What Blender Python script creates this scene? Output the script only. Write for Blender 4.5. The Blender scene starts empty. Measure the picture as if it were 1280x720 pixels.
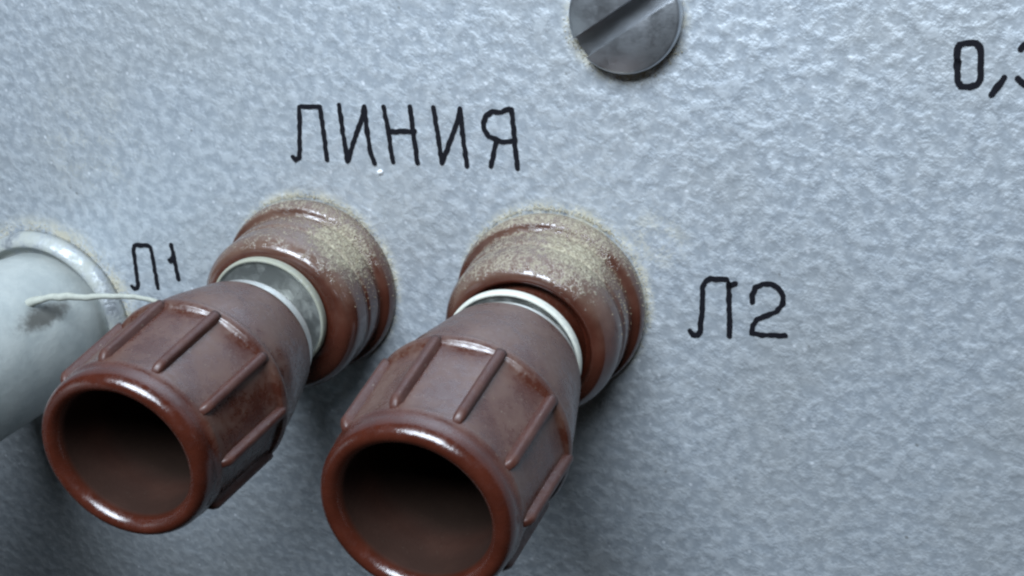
import bpy, bmesh, math, random
from mathutils import Vector, Matrix, noise
random.seed(7)
# ---------------------------------------------------------------- frame
# 1 unit = 1 cm. Panel coordinates: X right, Y up, Z out of the panel; P() turns them into the world (panel upright).
SC = bpy.context.scene
SC.unit_settings.scale_length = 0.01
COL = SC.collection
PM = Matrix.Rotation(math.radians(90), 4, 'X')
def P(x, y, z): return Vector((x, -z, y))

# ---------------------------------------------------------------- camera
cam = bpy.data.cameras.new('camera'); co = bpy.data.objects.new('camera', cam); COL.objects.link(co)
RC = Matrix(((0.9425218105, -0.0548719300, 0.3296084161), (-0.0711446849, 0.9308516816, 0.3584042140), (-0.3264828793, -0.3612536757, 0.8734441662)))
co.matrix_world = PM @ (Matrix.Translation((3.5513, 4.4850, 10.5907)) @ RC.to_4x4())
cam.lens = 1342.45 / 1280 * 36; cam.sensor_width = 36
cam.clip_start = 0.1; cam.clip_end = 1000
cam.dof.use_dof = True; cam.dof.focus_distance = 10.6; cam.dof.aperture_fstop = 2.2
SC.camera = co

# ---------------------------------------------------------------- light
w = bpy.data.worlds.new('World'); SC.world = w; w.use_nodes = True
bg = w.node_tree.nodes['Background']; bg.inputs[0].default_value = (0.86, 0.88, 0.86, 1); bg.inputs[1].default_value = 0.014
def area(name, d, dist, sx, sy, power, col, tgt=(-1, 0, 1)):
    l = bpy.data.lights.new(name, 'AREA'); l.shape = 'RECTANGLE'; l.size = sx; l.size_y = sy; l.energy = power; l.color = col
    o = bpy.data.objects.new(name, l); COL.objects.link(o)
    dv = P(*d).normalized(); t = P(*tgt)
    o.location = t + dv * dist
    o.rotation_euler = (-dv).to_track_quat('-Z', 'Y').to_euler()
area('window_light', (0.05, 0.76, 0.64), 34, 23, 16, 29000, (0.765, 0.875, 1.0))
SC.view_settings.view_transform = 'Standard'; SC.view_settings.look = 'None'
SC.view_settings.exposure = 0; SC.view_settings.gamma = 1
SC.cycles.filter_width = 2.4
SC.cycles.use_denoising = True

# ---------------------------------------------------------------- node helpers
def mat(name):
    m = bpy.data.materials.new(name); m.use_nodes = True
    nt = m.node_tree; b = nt.nodes['Principled BSDF']
    return m, nt, b
def N(nt, t, **k):
    n = nt.nodes.new(t)
    for a, v in k.items():
        if a.startswith('i_'):
            key = a[2:]; key = int(key) if key.isdigit() else key.replace('_', ' ')
            n.inputs[key].default_value = v
        else: setattr(n, a, v)
    return n
def L(nt, a, b): nt.links.new(a, b)
def noise_n(nt, co, scale, detail=3, rough=.55, dist=0):
    n = N(nt, 'ShaderNodeTexNoise'); n.inputs['Scale'].default_value = scale; n.inputs['Detail'].default_value = detail
    n.inputs['Roughness'].default_value = rough; n.inputs['Distortion'].default_value = dist
    L(nt, co, n.inputs['Vector']); return n.outputs[0]
def ramp(nt, v, a, b, lo=0., hi=1.):
    n = N(nt, 'ShaderNodeMapRange'); n.interpolation_type = 'SMOOTHSTEP'
    for i, x in zip((1, 2, 3, 4), (a, b, lo, hi)): n.inputs[i].default_value = x
    L(nt, v, n.inputs[0]); return n.outputs[0]
def M2(nt, op, a, b=None, clamp=False):
    n = N(nt, 'ShaderNodeMath', operation=op); n.use_clamp = clamp
    for i, x in enumerate((a, b)):
        if x is None: continue
        if hasattr(x, 'node'): L(nt, x, n.inputs[i])
        else: n.inputs[i].default_value = x
    return n.outputs[0]
def mixc(nt, f, a, b):
    n = N(nt, 'ShaderNodeMix', data_type='RGBA')
    for i, x in ((0, f), (6, a), (7, b)):
        if hasattr(x, 'node'): L(nt, x, n.inputs[i])
        else: n.inputs[i].default_value = (x if i == 0 else (*x, 1))
    return n.outputs[2]
def mixf(nt, f, a, b):
    n = N(nt, 'ShaderNodeMix', data_type='FLOAT')
    for i, x in ((0, f), (2, a), (3, b)):
        if hasattr(x, 'node'): L(nt, x, n.inputs[i])
        else: n.inputs[i].default_value = x
    return n.outputs[0]
def bump(nt, b, h, strength, dist):
    n = N(nt, 'ShaderNodeBump'); n.inputs['Strength'].default_value = strength; n.inputs['Distance'].default_value = dist
    L(nt, h, n.inputs['Height']); L(nt, n.outputs[0], b.inputs['Normal'])
def dist_to(nt, co, p):
    n = N(nt, 'ShaderNodeVectorMath', operation='DISTANCE'); L(nt, co, n.inputs[0]); n.inputs[1].default_value = p
    return n.outputs['Value']
def M2V(nt, co):
    a = N(nt, 'ShaderNodeSeparateXYZ'); b = N(nt, 'ShaderNodeCombineXYZ'); L(nt, co, a.inputs[0]); L(nt, a.outputs[0], b.inputs[0]); L(nt, a.outputs[1], b.inputs[1])
    return b.outputs[0]
def S(nt, sock, val):
    if hasattr(val, 'node'): L(nt, val, sock)
    else: sock.default_value = val

DUST = (0.44, 0.42, 0.33)
BROWN = (0.044, 0.0095, 0.0048)
# posts: panel position, tilt, cap front height
POSTS = [dict(c=(-2.98, 0.06), t=(.050, -.041), H=3.98, ph=27.7, w=(-.02, .09, .06, .975)), dict(c=(0.02, 0.0), t=(.011, -.060), H=4.04, ph=27.7, w=(-.035, .02, .27, 1.03))]

def panel_material():
    m, nt, b = mat('hammered_silver_paint')
    co = N(nt, 'ShaderNodeTexCoord').outputs['Object']
    mp = N(nt, 'ShaderNodeMapping'); mp.inputs['Scale'].default_value = (1, 1, 1); mp.inputs['Rotation'].default_value = (0, 0, .5)
    L(nt, co, mp.inputs[0]); c2 = mp.outputs[0]
    n1 = noise_n(nt, c2, 7.5, 3, .6, .1); n2 = noise_n(nt, c2, 20, 3, .6); n3 = noise_n(nt, co, .55, 3, .5)
    v = N(nt, 'ShaderNodeTexVoronoi', feature='SMOOTH_F1'); v.inputs['Scale'].default_value = 7; v.inputs['Smoothness'].default_value = .7
    L(nt, c2, v.inputs['Vector'])
    h = M2(nt, 'ADD', M2(nt, 'MULTIPLY', n1, .9), M2(nt, 'ADD', M2(nt, 'MULTIPLY', n2, .14), M2(nt, 'MULTIPLY', v.outputs['Distance'], .60)))
    h = M2(nt, 'ADD', M2(nt, 'MULTIPLY', h, .5), ramp(nt, h, .70, 1.05, 0, .5))
    col = mixc(nt, ramp(nt, n1, .36, .64), (.395, .435, .475), (.54, .58, .615))
    col = mixc(nt, ramp(nt, n2, .62, .75, 0, .5), col, (.66, .70, .74))
    col = mixc(nt, ramp(nt, n3, .40, .72, 0, .28), col, (.40, .40, .38))
    fl = N(nt, 'ShaderNodeTexVoronoi'); fl.inputs['Scale'].default_value = 9; L(nt, co, fl.inputs['Vector'])
    fs = N(nt, 'ShaderNodeSeparateXYZ'); L(nt, fl.outputs['Color'], fs.inputs[0])
    flk = M2(nt, 'MULTIPLY', ramp(nt, fl.outputs['Distance'], .10, .26, 1, 0), ramp(nt, fs.outputs[0], .80, .95))
    col = mixc(nt, M2(nt, 'MULTIPLY', flk, .6), col, (.86, .89, .93))  # metal flakes, their glints painted in as paler colour
    pv = N(nt, 'ShaderNodeTexVoronoi'); pv.inputs['Scale'].default_value = 2.3; L(nt, co, pv.inputs['Vector'])
    col = mixc(nt, ramp(nt, M2(nt, 'ADD', pv.outputs['Distance'], M2(nt, 'MULTIPLY', n2, .06)), .055, .085, .6, 0), col, (.16, .16, .15))
    # tan dust that has settled on the panel round each fitting
    fine = noise_n(nt, co, 26, 3, .7); big = noise_n(nt, co, 3.2, 3, .6)
    mask = None
    for (x, y, r0, r1, a) in ((-2.96, .10, 1.06, 1.19, .8), (.05, .05, 1.06, 1.19, .85), (-7.05, -.62, 1.18, 1.50, .9), (.96, 3.08, .56, .70, .75)):
        d = dist_to(nt, co, (x, y, 0))
        k = M2(nt, 'MULTIPLY', ramp(nt, d, r0, r1, 1, 0), a)
        mask = k if mask is None else M2(nt, 'MAXIMUM', mask, k)
    # faint drifts right of the second post
    mp2 = N(nt, 'ShaderNodeMapping'); mp2.inputs['Rotation'].default_value = (0, 0, -.75); L(nt, co, mp2.inputs[0])
    mp3 = N(nt, 'ShaderNodeMapping'); mp3.inputs['Scale'].default_value = (1, 3.4, 1); L(nt, mp2.outputs[0], mp3.inputs[0])
    g = M2(nt, 'ADD', M2(nt, 'MULTIPLY', fine, .8), M2(nt, 'MULTIPLY', big, .8))
    f = M2(nt, 'MULTIPLY', mask, ramp(nt, g, .66, .92), True)
    drift = M2(nt, 'MULTIPLY', M2(nt, 'MULTIPLY', ramp(nt, dist_to(nt, co, (1.22, .78, 0)), .12, .5, .55, 0), ramp(nt, g, .7, .95)), 1.)
    drift2 = M2(nt, 'MULTIPLY', ramp(nt, dist_to(nt, co, (-5.9, 1.75, 0)), .2, 1.2, .35, 0), ramp(nt, g, .78, 1.0))
    f = M2(nt, 'MAXIMUM', f, M2(nt, 'MAXIMUM', drift, drift2))
    col = mixc(nt, f, col, (.46, .43, .33))
    S(nt, b.inputs['Base Color'], col)
    S(nt, b.inputs['Metallic'], mixf(nt, f, .50, 0.))
    S(nt, b.inputs['Roughness'], mixf(nt, ramp(nt, n2, .35, .65), .42, .54))
    bump(nt, b, h, .20, .07)
    return m

def bakelite(name, kind, heap=(.62, .62, .50), heap_amt=.34, top=-.0):
    """brown moulded bakelite; kind: 'cap' (dusty barrel, clean rim), 'rib', 'collar' (tan crumbs on the upper right)"""
    m, nt, b = mat(name)
    co = N(nt, 'ShaderNodeTexCoord').outputs['Object']
    geo = N(nt, 'ShaderNodeNewGeometry').outputs['Normal']
    sx = N(nt, 'ShaderNodeSeparateXYZ'); L(nt, geo, sx.inputs[0]); up = sx.outputs[2]
    sc = N(nt, 'ShaderNodeSeparateXYZ'); L(nt, co, sc.inputs[0]); z = sc.outputs[2]
    n1 = noise_n(nt, co, 2.6, 4, .6); n2 = noise_n(nt, co, 14, 4, .65); n3 = noise_n(nt, co, 45, 2, .6)
    base = mixc(nt, ramp(nt, n1, .35, .7), BROWN, (.062, .0145, .0078))
    if kind in ('cap', 'rib'):
        film = (.096, .052, .036)
        zone = ramp(nt, z, -.30, -.17, 1, 0)
        amt = M2(nt, 'ADD', M2(nt, 'MULTIPLY', n1, .9), M2(nt, 'MULTIPLY', n2, .35))
        f = M2(nt, 'MULTIPLY', M2(nt, 'MULTIPLY', ramp(nt, amt, .48, .82, .08, .86), zone), ramp(nt, up, -.9, .6, .55, 1))
        if kind == 'rib': f = M2(nt, 'MULTIPLY', f, .42)
        if kind == 'cap':   # dust lying in the bore; the shade inside is painted dark below
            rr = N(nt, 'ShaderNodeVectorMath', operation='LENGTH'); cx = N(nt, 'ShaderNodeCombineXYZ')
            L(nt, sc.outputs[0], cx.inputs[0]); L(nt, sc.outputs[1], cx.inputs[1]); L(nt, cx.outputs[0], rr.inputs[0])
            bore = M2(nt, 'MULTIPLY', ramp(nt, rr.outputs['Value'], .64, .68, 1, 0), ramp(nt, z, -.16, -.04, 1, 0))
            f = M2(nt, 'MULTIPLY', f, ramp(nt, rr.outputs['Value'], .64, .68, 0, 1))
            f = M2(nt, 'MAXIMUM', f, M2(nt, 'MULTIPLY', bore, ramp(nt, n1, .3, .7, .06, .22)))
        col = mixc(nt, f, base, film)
        if kind == 'cap': col = mixc(nt, M2(nt, 'MULTIPLY', bore, .85), col, (.015, .011, .008))  # near-black tint paints the bore's inner shade into the colour
        sp = M2(nt, 'MULTIPLY', M2(nt, 'MULTIPLY', zone, ramp(nt, n3, .66, .74)), .3)
        if kind == 'cap': sp = M2(nt, 'MULTIPLY', sp, ramp(nt, rr.outputs['Value'], .70, .75, .12, 1))
        col = mixc(nt, sp, col, (.38, .34, .26))
        rough0 = M2(nt, 'ADD', .22 if kind == 'rib' else 0., M2(nt, 'ADD', mixf(nt, f, .20, .46), ramp(nt, n2, .35, .7, -.03, .12)))
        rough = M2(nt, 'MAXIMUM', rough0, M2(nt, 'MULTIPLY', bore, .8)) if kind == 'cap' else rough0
        S(nt, b.inputs['Base Color'], col); S(nt, b.inputs['Roughness'], rough)
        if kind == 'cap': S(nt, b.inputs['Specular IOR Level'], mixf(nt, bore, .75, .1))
        if kind == 'rib': b.inputs['Specular IOR Level'].default_value = .6
        bump(nt, b, M2(nt, 'ADD', n2, M2(nt, 'MULTIPLY', n3, .5)), .12, .02)
    else:
        # heap of tan crumbs upper right, thin scatter along the top of the flange
        d1 = dist_to(nt, co, heap); g = M2(nt, 'ADD', M2(nt, 'MULTIPLY', n2, .75), M2(nt, 'MULTIPLY', n3, .55))
        k1 = M2(nt, 'ADD', ramp(nt, d1, .15, .80, heap_amt, -.34), g)
        f1 = M2(nt, 'MULTIPLY', ramp(nt, k1, .58, 1.0), ramp(nt, dist_to(nt, co, (0, 0, .55)), .80, .93))
        k2 = M2(nt, 'ADD', M2(nt, 'ADD', ramp(nt, up, -.1, .9, -.34, top), ramp(nt, z, .42, .15, 0, .08)), g)
        f2 = ramp(nt, k2, .56, .94, 0, .85)
        keep = ramp(nt, dist_to(nt, M2V(nt, co), (0, 0, 0)), .68, .76, .06, 1)
        f = M2(nt, 'MULTIPLY', M2(nt, 'MAXIMUM', f1, f2), keep)
        film = M2(nt, 'MULTIPLY', ramp(nt, M2(nt, 'ADD', up, M2(nt, 'MULTIPLY', n1, .8)), .3, 1.1, .05, .50), keep)
        col = mixc(nt, film, base, (.17, .12, .09))
        col = mixc(nt, f, col, mixc(nt, ramp(nt, n3, .35, .7), (.25, .22, .155), (.44, .40, .30)))
        S(nt, b.inputs['Base Color'], col)
        S(nt, b.inputs['Roughness'], M2(nt, 'MAXIMUM', mixf(nt, film, .14, .27), M2(nt, 'MULTIPLY', f, .9)))
        S(nt, b.inputs['Specular IOR Level'], mixf(nt, f, .85, .1))
        bump(nt, b, M2(nt, 'ADD', M2(nt, 'MULTIPLY', M2(nt, 'MULTIPLY', f, n3), 1.4), M2(nt, 'MULTIPLY', n2, .06)), .5, .03)
    return m

def metal(name, col, rough, dust=0., dcol=DUST, bs=.12):
    m, nt, b = mat(name)
    co = N(nt, 'ShaderNodeTexCoord').outputs['Object']
    n1 = noise_n(nt, co, 4, 4, .6); n2 = noise_n(nt, co, 22, 3, .6)
    f = M2(nt, 'MULTIPLY', ramp(nt, M2(nt, 'ADD', n1, M2(nt, 'MULTIPLY', n2, .4)), .5, .85, .25, 1), dust)
    S(nt, b.inputs['Base Color'], mixc(nt, f, mixc(nt, n1, tuple(c * .9 for c in col), col), dcol))
    S(nt, b.inputs['Metallic'], M2(nt, 'SUBTRACT', 1., f, True))
    S(nt, b.inputs['Roughness'], mixf(nt, f, rough, .8))
    bump(nt, b, n2, bs, .02)
    return m

def washer_material(rim=(.62, .61, .50)):
    m, nt, b = mat('nickel_washer_dusty_rim')
    co = N(nt, 'ShaderNodeTexCoord').outputs['Object']
    sc = N(nt, 'ShaderNodeSeparateXYZ'); L(nt, co, sc.inputs[0]); cx = N(nt, 'ShaderNodeCombineXYZ')
    L(nt, sc.outputs[0], cx.inputs[0]); L(nt, sc.outputs[1], cx.inputs[1])
    ln = N(nt, 'ShaderNodeVectorMath', operation='LENGTH'); L(nt, cx.outputs[0], ln.inputs[0]); r_ = ln.outputs['Value']
    n1 = noise_n(nt, co, 5, 4, .6); n2 = noise_n(nt, co, 24, 3, .6)
    f = M2(nt, 'MULTIPLY', ramp(nt, r_, .65, .68), ramp(nt, n2, .2, .55, .55, 1))
    f = M2(nt, 'MAXIMUM', f, ramp(nt, n1, .45, .75, .12, .5))
    S(nt, b.inputs['Base Color'], mixc(nt, f, (.52, .54, .53), rim))
    S(nt, b.inputs['Metallic'], M2(nt, 'SUBTRACT', 1., f, True)); S(nt, b.inputs['Roughness'], mixf(nt, f, .28, .8))
    bump(nt, b, n2, .15, .02)
    return m

def stub_material():
    m, nt, b = mat('chalky_grey_terminal')
    co = N(nt, 'ShaderNodeTexCoord').outputs['Object']
    n1 = noise_n(nt, co, 2.2, 4, .6); n2 = noise_n(nt, co, 12, 4, .65)
    col = mixc(nt, ramp(nt, n1, .32, .66), (.30, .325, .315), (.38, .40, .38))
    col = mixc(nt, ramp(nt, n2, .55, .8, 0, .35), col, (.46, .46, .40))
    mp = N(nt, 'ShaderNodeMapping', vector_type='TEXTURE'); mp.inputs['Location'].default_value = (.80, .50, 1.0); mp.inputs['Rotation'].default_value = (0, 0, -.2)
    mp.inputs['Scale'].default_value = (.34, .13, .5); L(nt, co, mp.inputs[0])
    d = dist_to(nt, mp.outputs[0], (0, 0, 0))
    col = mixc(nt, ramp(nt, M2(nt, 'ADD', d, M2(nt, 'MULTIPLY', n2, .9)), .9, 1.6, .85, 0), col, (.06, .055, .045))  # dark patch: shade of the hollow under the thread, painted into the body colour
    S(nt, b.inputs['Base Color'], col); b.inputs['Roughness'].default_value = .5; b.inputs['Metallic'].default_value = .15
    bump(nt, b, M2(nt, 'ADD', n1, M2(nt, 'MULTIPLY', n2, .35)), .35, .04)
    return m

def plain(name, col, rough, spec=.3):
    m, nt, b = mat(name); co = N(nt, 'ShaderNodeTexCoord').outputs['Object']
    n = noise_n(nt, co, 18, 3, .6)
    S(nt, b.inputs['Base Color'], mixc(nt, n, tuple(c * .7 for c in col), tuple(min(1, c * 1.25) for c in col)))
    b.inputs['Roughness'].default_value = rough; b.inputs['Specular IOR Level'].default_value = spec
    return m

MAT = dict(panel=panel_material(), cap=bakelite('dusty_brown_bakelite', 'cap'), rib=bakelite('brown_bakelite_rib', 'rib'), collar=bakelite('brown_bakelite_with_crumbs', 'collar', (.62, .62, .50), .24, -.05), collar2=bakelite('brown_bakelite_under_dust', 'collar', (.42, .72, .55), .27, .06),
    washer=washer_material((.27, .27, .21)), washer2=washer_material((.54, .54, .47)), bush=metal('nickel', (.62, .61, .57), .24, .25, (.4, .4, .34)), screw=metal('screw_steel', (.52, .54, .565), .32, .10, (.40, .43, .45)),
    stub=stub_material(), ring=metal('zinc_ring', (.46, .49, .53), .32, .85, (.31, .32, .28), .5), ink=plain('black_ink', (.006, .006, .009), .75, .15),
    crumb=plain('tan_crumbs', (.40, .35, .24), .9, .1), thread=plain('pale_thread', (.36, .37, .32), .8, .2), dark=plain('dark_thread_hole', (.03, .028, .026), .5))

# ---------------------------------------------------------------- mesh helpers
def link(name, me, m, parent=None, smooth=True):
    if smooth:
        for p in me.polygons: p.use_smooth = True
    me.materials.append(m)
    o = bpy.data.objects.new(name, me); COL.objects.link(o)
    if parent: o.parent = parent
    return o
def from_bm(name, bm):
    me = bpy.data.meshes.new(name); bmesh.ops.recalc_face_normals(bm, faces=bm.faces); bm.to_mesh(me); bm.free(); return me
def rounded(pts):
    """pts: (r, z, fillet). Polyline with small arc fillets at the corners."""
    out = []
    n = len(pts)
    for i, (r, z, f) in enumerate(pts):
        p = Vector((r, z))
        if f <= 0 or i in (0, n - 1): out.append(p); continue
        a = Vector(pts[i - 1][:2]) - p; b = Vector(pts[i + 1][:2]) - p
        f2 = min(f, a.length * .48, b.length * .48)
        A = p + a.normalized() * f2; B = p + b.normalized() * f2
        for k in range(7):
            t = k / 6; out.append(A * (1 - t) ** 2 + p * 2 * t * (1 - t) + B * t * t)
    return out
def lathe(name, pts, segs=144, wob=0, flats=None):
    bm = bmesh.new(); prof = rounded(pts); rings = []
    for q in prof:
        if q.x < 1e-4: rings.append([bm.verts.new((0, 0, q.y))] * segs); continue
        ring = []
        for k in range(segs):
            a = 2 * math.pi * k / segs; r = q.x
            if flats and r > .70 and -1.23 < q.y < -.27:
                da = ((a - flats) % (math.pi / 5)) - math.pi / 10
                kf = min(1, (-.27 - q.y) / .10) * min(1, (q.y + 1.23) / .02 + .35)
                r *= 1 - kf * .65 * (1 - math.cos(math.pi / 10) / math.cos(da)) 
            if wob: r *= 1 + wob * noise.noise(Vector((math.cos(a) * 2, math.sin(a) * 2, q.y * 2 + 5)))
            ring.append(bm.verts.new((r * math.cos(a), r * math.sin(a), q.y)))
        rings.append(ring)
    for A, B in zip(rings, rings[1:]):
        for k in range(segs):
            v = []
            for x in (A[k], A[(k + 1) % segs], B[(k + 1) % segs], B[k]):
                if x not in v: v.append(x)
            if len(v) > 2: bm.faces.new(v)
    return from_bm(name, bm)
def thing(name, label, cat, loc, tilt=(0, 0), group=None):
    o = bpy.data.objects.new(name, None); COL.objects.link(o)
    T = Matrix.Identity(4); z = Vector((tilt[0], tilt[1], 1)).normalized()
    R = Vector((0, 0, 1)).rotation_difference(z).to_matrix().to_4x4()
    o.matrix_world = PM @ (Matrix.Translation(loc) @ R)
    o['label'] = label; o['category'] = cat; o.empty_display_size = .3
    if group: o['group'] = group
    return o

# ---------------------------------------------------------------- panel
bm = bmesh.new()
bmesh.ops.create_cube(bm, size=1)
for v in bm.verts: v.co = Vector((v.co.x * 44 - 2, v.co.y * 34, v.co.z * .3 - .15))
bmesh.ops.bevel(bm, geom=bm.edges[:], offset=.05, segments=2, affect='EDGES')
panel = link('front_panel', from_bm('front_panel', bm), MAT['panel'], smooth=False)
panel.matrix_world = PM; panel['kind'] = 'structure'; panel['label'] = 'grey hammered-paint front panel marked in black'

# lettering: strokes in panel coordinates, thin raised ribbons of black paint
LETTERS = [
 ('letter', [[(-3.028, 1.619), (-2.996, 1.579), (-2.945, 1.613), (-2.927, 1.676), (-2.853, 2.147), (-2.85, 2.2), (-2.816, 2.21), (-2.593, 2.205)], [(-2.582, 2.205), (-2.579, 1.977), (-2.582, 1.593)]]),
 ('letter', [[(-2.337, 2.224), (-2.333, 1.954), (-2.325, 1.58)], [(-2.316, 1.585), (-2.212, 1.808), (-2.049, 2.123), (-2.027, 2.207)], [(-2.025, 2.207), (-2.027, 1.931), (-2.016, 1.676), (-1.98, 1.561)]]),
 ('letter', [[(-1.79, 2.204), (-1.764, 1.933), (-1.76, 1.716), (-1.748, 1.582)], [(-1.755, 1.928), (-1.444, 1.935)], [(-1.469, 2.206), (-1.462, 1.935), (-1.449, 1.575)]]),
 ('letter', [[(-1.193, 2.195), (-1.172, 1.914), (-1.156, 1.58)], [(-1.147, 1.592), (-1.06, 1.773), (-0.918, 2.056), (-0.883, 2.183)], [(-0.883, 2.183), (-0.876, 1.869), (-0.861, 1.551)]]),
 ('letter', [[(-0.326, 2.181), (-0.412, 2.149), (-0.508, 2.153), (-0.584, 2.114), (-0.627, 2.034), (-0.622, 1.953), (-0.579, 1.883), (-0.484, 1.849), (-0.402, 1.822), (-0.292, 1.837)], [(-0.498, 1.826), (-0.542, 1.685), (-0.582, 1.554)], [(-0.295, 2.176), (-0.286, 1.92), (-0.284, 1.688), (-0.275, 1.536)]]),
 ('letter', [[(-5.705, -0.148), (-5.674, -0.178), (-5.625, -0.166), (-5.603, -0.109), (-5.584, 0.113), (-5.56, 0.369), (-5.535, 0.42), (-5.488, 0.43), (-5.324, 0.433), (-5.289, 0.408), (-5.287, 0.255), (-5.303, -0.147)]]),
 ('digit', [[(-4.965, 0.458), (-4.96, 0.253), (-4.956, -0.008)], [(-5.037, 0.25), (-4.968, 0.289)], [(-5.025, 0.232), (-4.961, 0.268)]]),
 ('letter', [[(1.566, -0.237), (1.594, -0.282), (1.645, -0.281), (1.674, -0.229), (1.697, -0.01), (1.709, 0.281), (1.742, 0.351), (1.791, 0.377), (1.958, 0.379)], [(2.048, 0.339), (1.993, 0.306), (1.972, 0.357), (1.983, 0.192), (1.989, -0.036), (1.989, -0.268)]]),
 ('digit', [[(2.224, 0.139), (2.223, 0.222), (2.254, 0.306), (2.328, 0.35), (2.409, 0.355), (2.484, 0.312), (2.539, 0.226), (2.534, 0.137), (2.475, 0.05), (2.374, -0.002), (2.278, -0.054), (2.231, -0.126), (2.224, -0.216), (2.308, -0.228), (2.568, -0.219)]]),
 ('digit', [[(4.039, 2.61), (4.027, 2.728), (4.047, 2.768), (4.096, 2.783), (4.18, 2.778), (4.219, 2.742), (4.231, 2.626), (4.242, 2.454), (4.217, 2.4), (4.159, 2.387), (4.083, 2.392), (4.051, 2.438), (4.036, 2.556), (4.038, 2.619)]]),
 ('comma', [[(4.437, 2.465), (4.408, 2.407), (4.357, 2.326)], [(4.425, 2.443), (4.386, 2.38), (4.346, 2.313)]]),
 ('digit', [[(4.553, 2.718), (4.582, 2.758), (4.637, 2.774), (4.702, 2.759), (4.74, 2.706), (4.73, 2.636), (4.661, 2.601)], [(4.661, 2.601), (4.736, 2.574), (4.773, 2.494), (4.76, 2.414), (4.698, 2.384), (4.615, 2.397), (4.552, 2.457)]]),
]
def glyph(name, strokes, wd):
    bm = bmesh.new()
    for si, st in enumerate(strokes):
        pts = [Vector((*p, 0)) for p in st]; fine = [pts[0]]
        for a, b in zip(pts, pts[1:]):
            n = max(1, int((b - a).length / .02))
            fine += [a.lerp(b, k / n) for k in range(1, n + 1)]
        W = []
        for i, p in enumerate(fine):
            a = fine[max(0, i - 1)]; b = fine[min(len(fine) - 1, i + 1)]; t = (b - a).normalized(); nn = Vector((-t.y, t.x, 0))
            wl = wd * (.5 + .22 * noise.noise(p * 17 + Vector((0, 0, 3)))); wr = wd * (.5 + .22 * noise.noise(p * 17 + Vector((0, 0, 9))))
            W.append((p + nn * wl, p - nn * wr, nn, t))
        h = .008 + .0012 * si
        # outline with round caps
        e0 = [fine[0] + (W[0][2] * math.cos(a) - W[0][3] * math.sin(a)) * wd * .5 for a in [math.pi * k / 6 for k in range(1, 6)]]
        e1 = [fine[-1] + (-W[-1][2] * math.cos(a) + W[-1][3] * math.sin(a)) * wd * .5 for a in [math.pi * k / 6 for k in range(1, 6)]]
        L_ = [q[0] for q in W]; R_ = [q[1] for q in W]
        out = L_ + e1[::-1] + R_[::-1] + e0[::-1]
        def up(q, z): return bm.verts.new((q.x, q.y, z))
        tl = [up(q, h) for q in L_]; tr = [up(q, h) for q in R_]
        for k in range(len(tl) - 1): bm.faces.new((tl[k], tr[k], tr[k + 1], tl[k + 1]))
        c0 = [up(q, h) for q in e0]; c1 = [up(q, h) for q in e1]
        bm.faces.new([tl[0]] + c0 + [tr[0]]); bm.faces.new([tr[-1]] + c1 + [tl[-1]])
        loop = tl + c1[::-1] + tr[::-1] + c0[::-1]
        low = [up(v.co, .0005) for v in loop]
        for k in range(len(loop)):
            j = (k + 1) % len(loop); bm.faces.new((loop[k], loop[j], low[j], low[k]))
    return link(name, from_bm(name, bm), MAT['ink'], panel, smooth=False)
for nm, st in LETTERS: glyph(nm, st, .056)

# ---------------------------------------------------------------- binding posts
BODY = [(1.06, .0, 0), (1.085, .12, .05), (1.055, .235, .06), (.985, .265, .02), (.955, .29, .015), (.975, .345, .02), (.965, .56, .03), (.938, .60, .02), (.955, .65, .03)]
COLLAR = BODY + [(.955, .90, .16), (.86, 1.035, .12), (.74, 1.045, .03), (.20, 1.02, 0)]
COLLAR2 = BODY + [(.955, .86, .20), (.84, 1.06, .16), (.72, 1.09, .05), (.70, .98, .03), (.64, .95, .02), (.63, 1.29, .02), (.2, 1.29, 0)]
WASHER = [(.20, .98, 0), (.67, .98, .02), (.70, 1.00, .02), (.705, 1.07, .02), (.695, 1.10, .015), (.672, 1.102, .015), (.65, 1.07, .03), (.50, 1.03, .06), (.20, 1.00, 0)]
def cap_profile(e=0.):   # z = 0 is the front of the rim
    pts = [(.0, -2.0, 0), (.58, -2.0, .03), (.62, -1.2, .1), (.655, -.6, .1), (.651, -.3, .05)]
    c, t = .750, .099
    for k in range(0, 17):
        a = math.radians(180 - 196 * k / 16)
        pts.append((c + t * math.cos(a), -.15 + 1.5 * t * math.sin(a), 0))
    pts += [(.866, -.25, .06), (.874, -.36, 0), (.886, -.54, 0), (.901, -.76, 0), (.917, -.98, 0), (.933, -1.205, 0), (.938, -1.235, .0), (.962, -1.25, .02), (.980, -1.30, .02), (.972, -1.35, .02), (.925, -1.385, .03),
            (.915, -1.62, .2), (.765, -2.42 + e, .14), (.715, -2.51 + e, .04), (.64, -2.51 + e, .02), (.62, -2.1, .02), (.30, -2.1, 0)]
    return pts
def rib_mesh():
    bm = bmesh.new(); n = 24; secs = []
    for k in range(n + 1):
        t = k / n; z = -.26 - t * 1.0; R = .865 + (-z - .25) / .97 * .070
        u = min(1, t / .09); e = max(.10, 1 - (1 - u) ** 2); wdt = .042 * (.62 + .38 * e) * (1 + .10 * t); hgt = .068 * e
        sec = []
        for j in range(9):
            a = math.pi * j / 8
            sec.append(bm.verts.new((R - .02 + (hgt + .02) * math.sin(a) ** .4, wdt * math.copysign(abs(math.cos(a)) ** .75, math.cos(a)) * (1.25 - .25 * math.sin(a)), z)))
        secs.append(sec)
    for A, B in zip(secs, secs[1:]):
        for j in range(8): bm.faces.new((A[j], A[j + 1], B[j + 1], B[j]))
    bm.faces.new(secs[0]); bm.faces.new(secs[-1])
    return from_bm('rib', bm)
collar_me = lathe('base_collar', COLLAR, wob=.004); washer_me = lathe('washer', WASHER); FL = math.radians(27.7); cap_me = lathe('cap', cap_profile(.16), 240, flats=FL); cap2_me = lathe('cap', cap_profile(), 240, flats=FL); ribm = rib_mesh()
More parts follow.
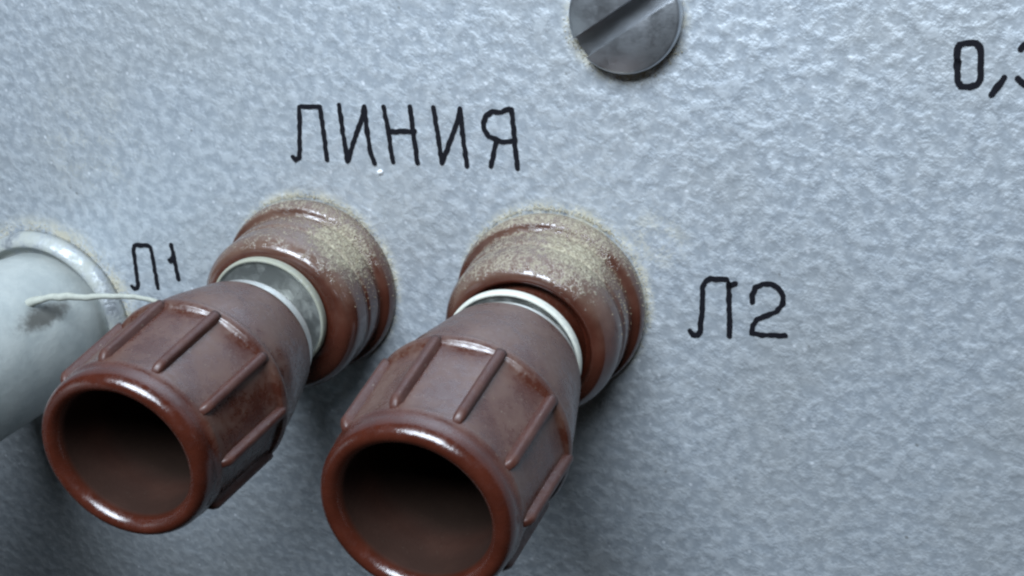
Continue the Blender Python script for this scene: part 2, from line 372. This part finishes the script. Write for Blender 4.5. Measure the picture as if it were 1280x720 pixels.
stud_me = lathe('stud', [(.0, .9, 0)] + [(.24 + (.02 if k % 2 else -.02), .92 + k * .045, 0) for k in range(30)] + [(.0, 2.25, 0)], 48)
bush_me = lathe('bush', [(.20, -2.14, 0), (.60, -2.14, 0), (.61, -2.40, .02), (.68, -2.425, .01), (.69, -2.45, .02), (.69, -2.61, .03), (.60, -2.63, .04), (.42, -2.60, .03), (.20, -2.60, 0)])
LAB = ['brown ribbed binding post beside the mark Л1, its cap unscrewed to show a metal gap', 'brown ribbed binding post beside the mark Л2, cap screwed down near a white washer']
first = True
for P_, lab in zip(POSTS, LAB):
    r = thing('binding_post', lab, 'binding post', (*P_['c'], 0), P_['t'], 'binding posts on the panel')
    def mk(nm, me, m, par, z=0, rot=0):
        if not me.materials: 
            for p in me.polygons: p.use_smooth = True
            me.materials.append(m)
        o = bpy.data.objects.new(nm, me); COL.objects.link(o); o.parent = par; o.location = (0, 0, z); o.rotation_euler = (0, 0, rot); return o
    mk('base_collar', collar_me if first else lathe('base_collar', COLLAR2, wob=.004), MAT['collar' if first else 'collar2'], r)
    wo = mk('washer', washer_me if first else lathe('washer', WASHER), MAT['washer' if first else 'washer2'], r); wx, wy, wz, ws = P_['w']; wo.location = (wx, wy, wz); wo.scale = (ws, ws, 1)
    mk('stud', stud_me, MAT['bush'], r)
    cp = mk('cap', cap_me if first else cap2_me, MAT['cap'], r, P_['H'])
    mk('bush', bush_me, MAT['bush'], cp, .12 if first else 0)
    for k in range(10):
        mk('rib', ribm, MAT['rib'], cp, 0, math.radians(P_['ph'] + 360 / 10 * k))
    first = False

# ---------------------------------------------------------------- slotted screw
r = thing('slotted_screw', 'grey steel slotted screw head above the word ЛИНИЯ', 'screw', (.985, 3.118, 0))
bm = bmesh.new(); bm.from_mesh(lathe('head', [(.0, -.1, 0), (.555, -.1, 0), (.565, .12, .02), (.552, .175, .03), (.38, .225, .1), (.0, .25, 0)], 160))
me = bpy.data.meshes.new('head'); bm.to_mesh(me); bm.free()
head = link('head', me, MAT['screw'], r)
bm = bmesh.new(); bmesh.ops.create_cube(bm, size=1)
for v in bm.verts: v.co = Vector((v.co.x * 2, v.co.y * .225, v.co.z * .5 + .28))
cutme = from_bm('slot_cut', bm); cut = bpy.data.objects.new('slot_cut', cutme); COL.objects.link(cut)
cut.matrix_world = r.matrix_world @ Matrix.Translation((-.02, -.03, 0)) @ Matrix.Rotation(math.radians(31), 4, 'Z')
bpy.context.view_layer.update()
mod = head.modifiers.new('slot', 'BOOLEAN'); mod.operation = 'DIFFERENCE'; mod.object = cut; mod.solver = 'EXACT'
bv = head.modifiers.new('edge', 'BEVEL'); bv.width = .022; bv.segments = 3; bv.limit_method = 'ANGLE'; bv.angle_limit = math.radians(50)
dg = bpy.context.evaluated_depsgraph_get(); nm = bpy.data.meshes.new_from_object(head.evaluated_get(dg))
head.modifiers.clear(); head.data = nm
bpy.data.objects.remove(cut)
try:
    nm.set_sharp_from_angle(angle=math.radians(35))
except Exception: pass

# ---------------------------------------------------------------- left terminal
r = thing('grey_terminal', 'pale grey dusty round terminal at the left edge with a shiny flange ring', 'terminal', (-7.12, -.68, 0))
link('flange', lathe('flange', [(.2, .0, 0), (1.24, .0, 0), (1.235, .10, .04), (1.16, .20, .05), (1.08, .22, .04), (1.04, .12, .02), (1.0, .10, 0), (.2, .10, 0)], wob=.006), MAT['ring'], r)
link('shadow_blocker', lathe('shadow_blocker', [(.9, 4.6, 0), (2.75, 4.6, .3), (2.8, 5.6, .3), (2.7, 6.7, .3), (.0, 6.7, 0)]), MAT['stub'], r)  # added out of frame to cast the dark shadow at bottom left
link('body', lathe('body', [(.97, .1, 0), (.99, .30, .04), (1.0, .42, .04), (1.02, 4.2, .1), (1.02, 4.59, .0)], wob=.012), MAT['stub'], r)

# ---------------------------------------------------------------- thread
def tube(name, pts, rad, m, seg=10):
    bm = bmesh.new(); rings = []
    for i, p in enumerate(pts):
        t = (pts[min(i + 1, len(pts) - 1)] - pts[max(0, i - 1)]).normalized(); a = t.orthogonal().normalized(); b = t.cross(a)
        rr = rad(i / (len(pts) - 1)); rings.append([bm.verts.new(p + (a * math.cos(2 * math.pi * k / seg) + b * math.sin(2 * math.pi * k / seg)) * rr) for k in range(seg)])
    for A, B in zip(rings, rings[1:]):
        for k in range(seg): bm.faces.new((A[k], A[(k + 1) % seg], B[(k + 1) % seg], B[k]))
    bm.faces.new(rings[0]); bm.faces.new(rings[-1])
    return link(name, from_bm(name, bm), m)
TH = [(-6.453, -0.041, 1.05), (-6.214, 0.06, 1.05), (-6.006, 0.084, 1.0), (-5.797, 0.052, 0.9), (-5.584, 0.031, 0.8), (-5.308, 0.019, 0.7), (-5.066, -0.037, 0.6), (-4.844, -0.138, 0.5)]
ctl = [Vector(p) for p in TH]; path = []
for i in range(len(ctl) - 1):
    a, b, c, d = ctl[max(0, i - 1)], ctl[i], ctl[i + 1], ctl[min(len(ctl) - 1, i + 2)]
    for k in range(8):
        t = k / 8; path.append(.5 * ((2 * b) + (c - a) * t + (2 * a - 5 * b + 4 * c - d) * t * t + (3 * b - a - 3 * c + d) * t ** 3) + Vector((0, .02 * noise.noise(Vector((i * 1.3 + t * 1.3, 0, 0))), .02 * noise.noise(Vector((i * 2 + t * 2, 5, 0))))))
o = tube('thread', path, lambda t: .052 - .026 * t + .014 * noise.noise(Vector((t * 7, 1, 0))), MAT['thread'])
o.matrix_world = PM; o['label'] = 'pale dusty thread strung from the left grey terminal to the brown post'; o['category'] = 'thread'

# ---------------------------------------------------------------- crumbs of dust
def crumbs():
    bm = bmesh.new()
    def grain(p, s):
        v = [bm.verts.new(p + Vector(d) * s * random.uniform(.6, 1.2)) for d in ((1, 0, 0), (-1, 0, 0), (0, 1, 0), (0, -1, 0), (0, 0, 1), (0, 0, -1))]
        for a, b, c in ((0, 2, 4), (2, 1, 4), (1, 3, 4), (3, 0, 4), (2, 0, 5), (1, 2, 5), (3, 1, 5), (0, 3, 5)): bm.faces.new((v[a], v[b], v[c]))
    def Rz(z):
        return 1.08 if z < .2 else .972
    for i, q in enumerate(POSTS):
        cx, cy = q['c']
        for k in range(700):       # heap on the collar
            z = random.choice([random.gauss(.5, .2), random.gauss(.25, .15)]); z = min(.88, max(.02, z))
            a = math.radians(random.gauss(44 if i == 0 else 55, 20 if i == 0 else 26)); R = Rz(z) + .002
            grain(Vector((cx + q['t'][0] * z + R * math.cos(a), cy + q['t'][1] * z + R * math.sin(a), z)), random.uniform(.002, .0075))
        for k in range(800):       # ring of crumbs where the collar meets the panel
            a = math.radians(random.gauss(75, 42)); R = 1.08 + abs(random.gauss(0, .022))
            grain(Vector((cx + R * math.cos(a), cy + R * math.sin(a), .008 + random.random() * .03 * max(0, 1.15 - R) * 10)), random.uniform(.002, .008))
    for k in range(330):
        a = math.radians(random.gauss(50, 50)); R = 1.24 + abs(random.gauss(0, .07))
        grain(Vector((-7.12 + R * math.cos(a), -.68 + R * math.sin(a), .01)), random.uniform(.003, .009))
    for k in range(300):
        a = math.radians(random.uniform(180, 330)); R = .565 + abs(random.gauss(0, .05))
        grain(Vector((.985 + R * math.cos(a), 3.118 + R * math.sin(a), .01)), random.uniform(.003, .009))
    o = link('dust_crumbs', from_bm('dust_crumbs', bm), MAT['crumb'], smooth=False); o.matrix_world = PM
    o['kind'] = 'stuff'; o['label'] = 'tan dust crumbs heaped around the posts, the screw and the terminal'; o['category'] = 'dust'
crumbs()

# a white fleck of paint stuck under the lettering
bm = bmesh.new(); bmesh.ops.create_icosphere(bm, subdivisions=2, radius=.034)
for v in bm.verts: v.co = Vector((v.co.x * 1.1, v.co.y * .8, v.co.z * .6)) * (1 + .5 * noise.noise(v.co * 60))
o = link('paint_fleck', from_bm('paint_fleck', bm), plain('white_fleck', (.8, .82, .84), .5), smooth=False)
o.matrix_world = PM @ Matrix.Translation((-1.92, 1.465, .012)); o['label'] = 'tiny white fleck stuck on the panel just below the word ЛИНИЯ'; o['category'] = 'fleck'
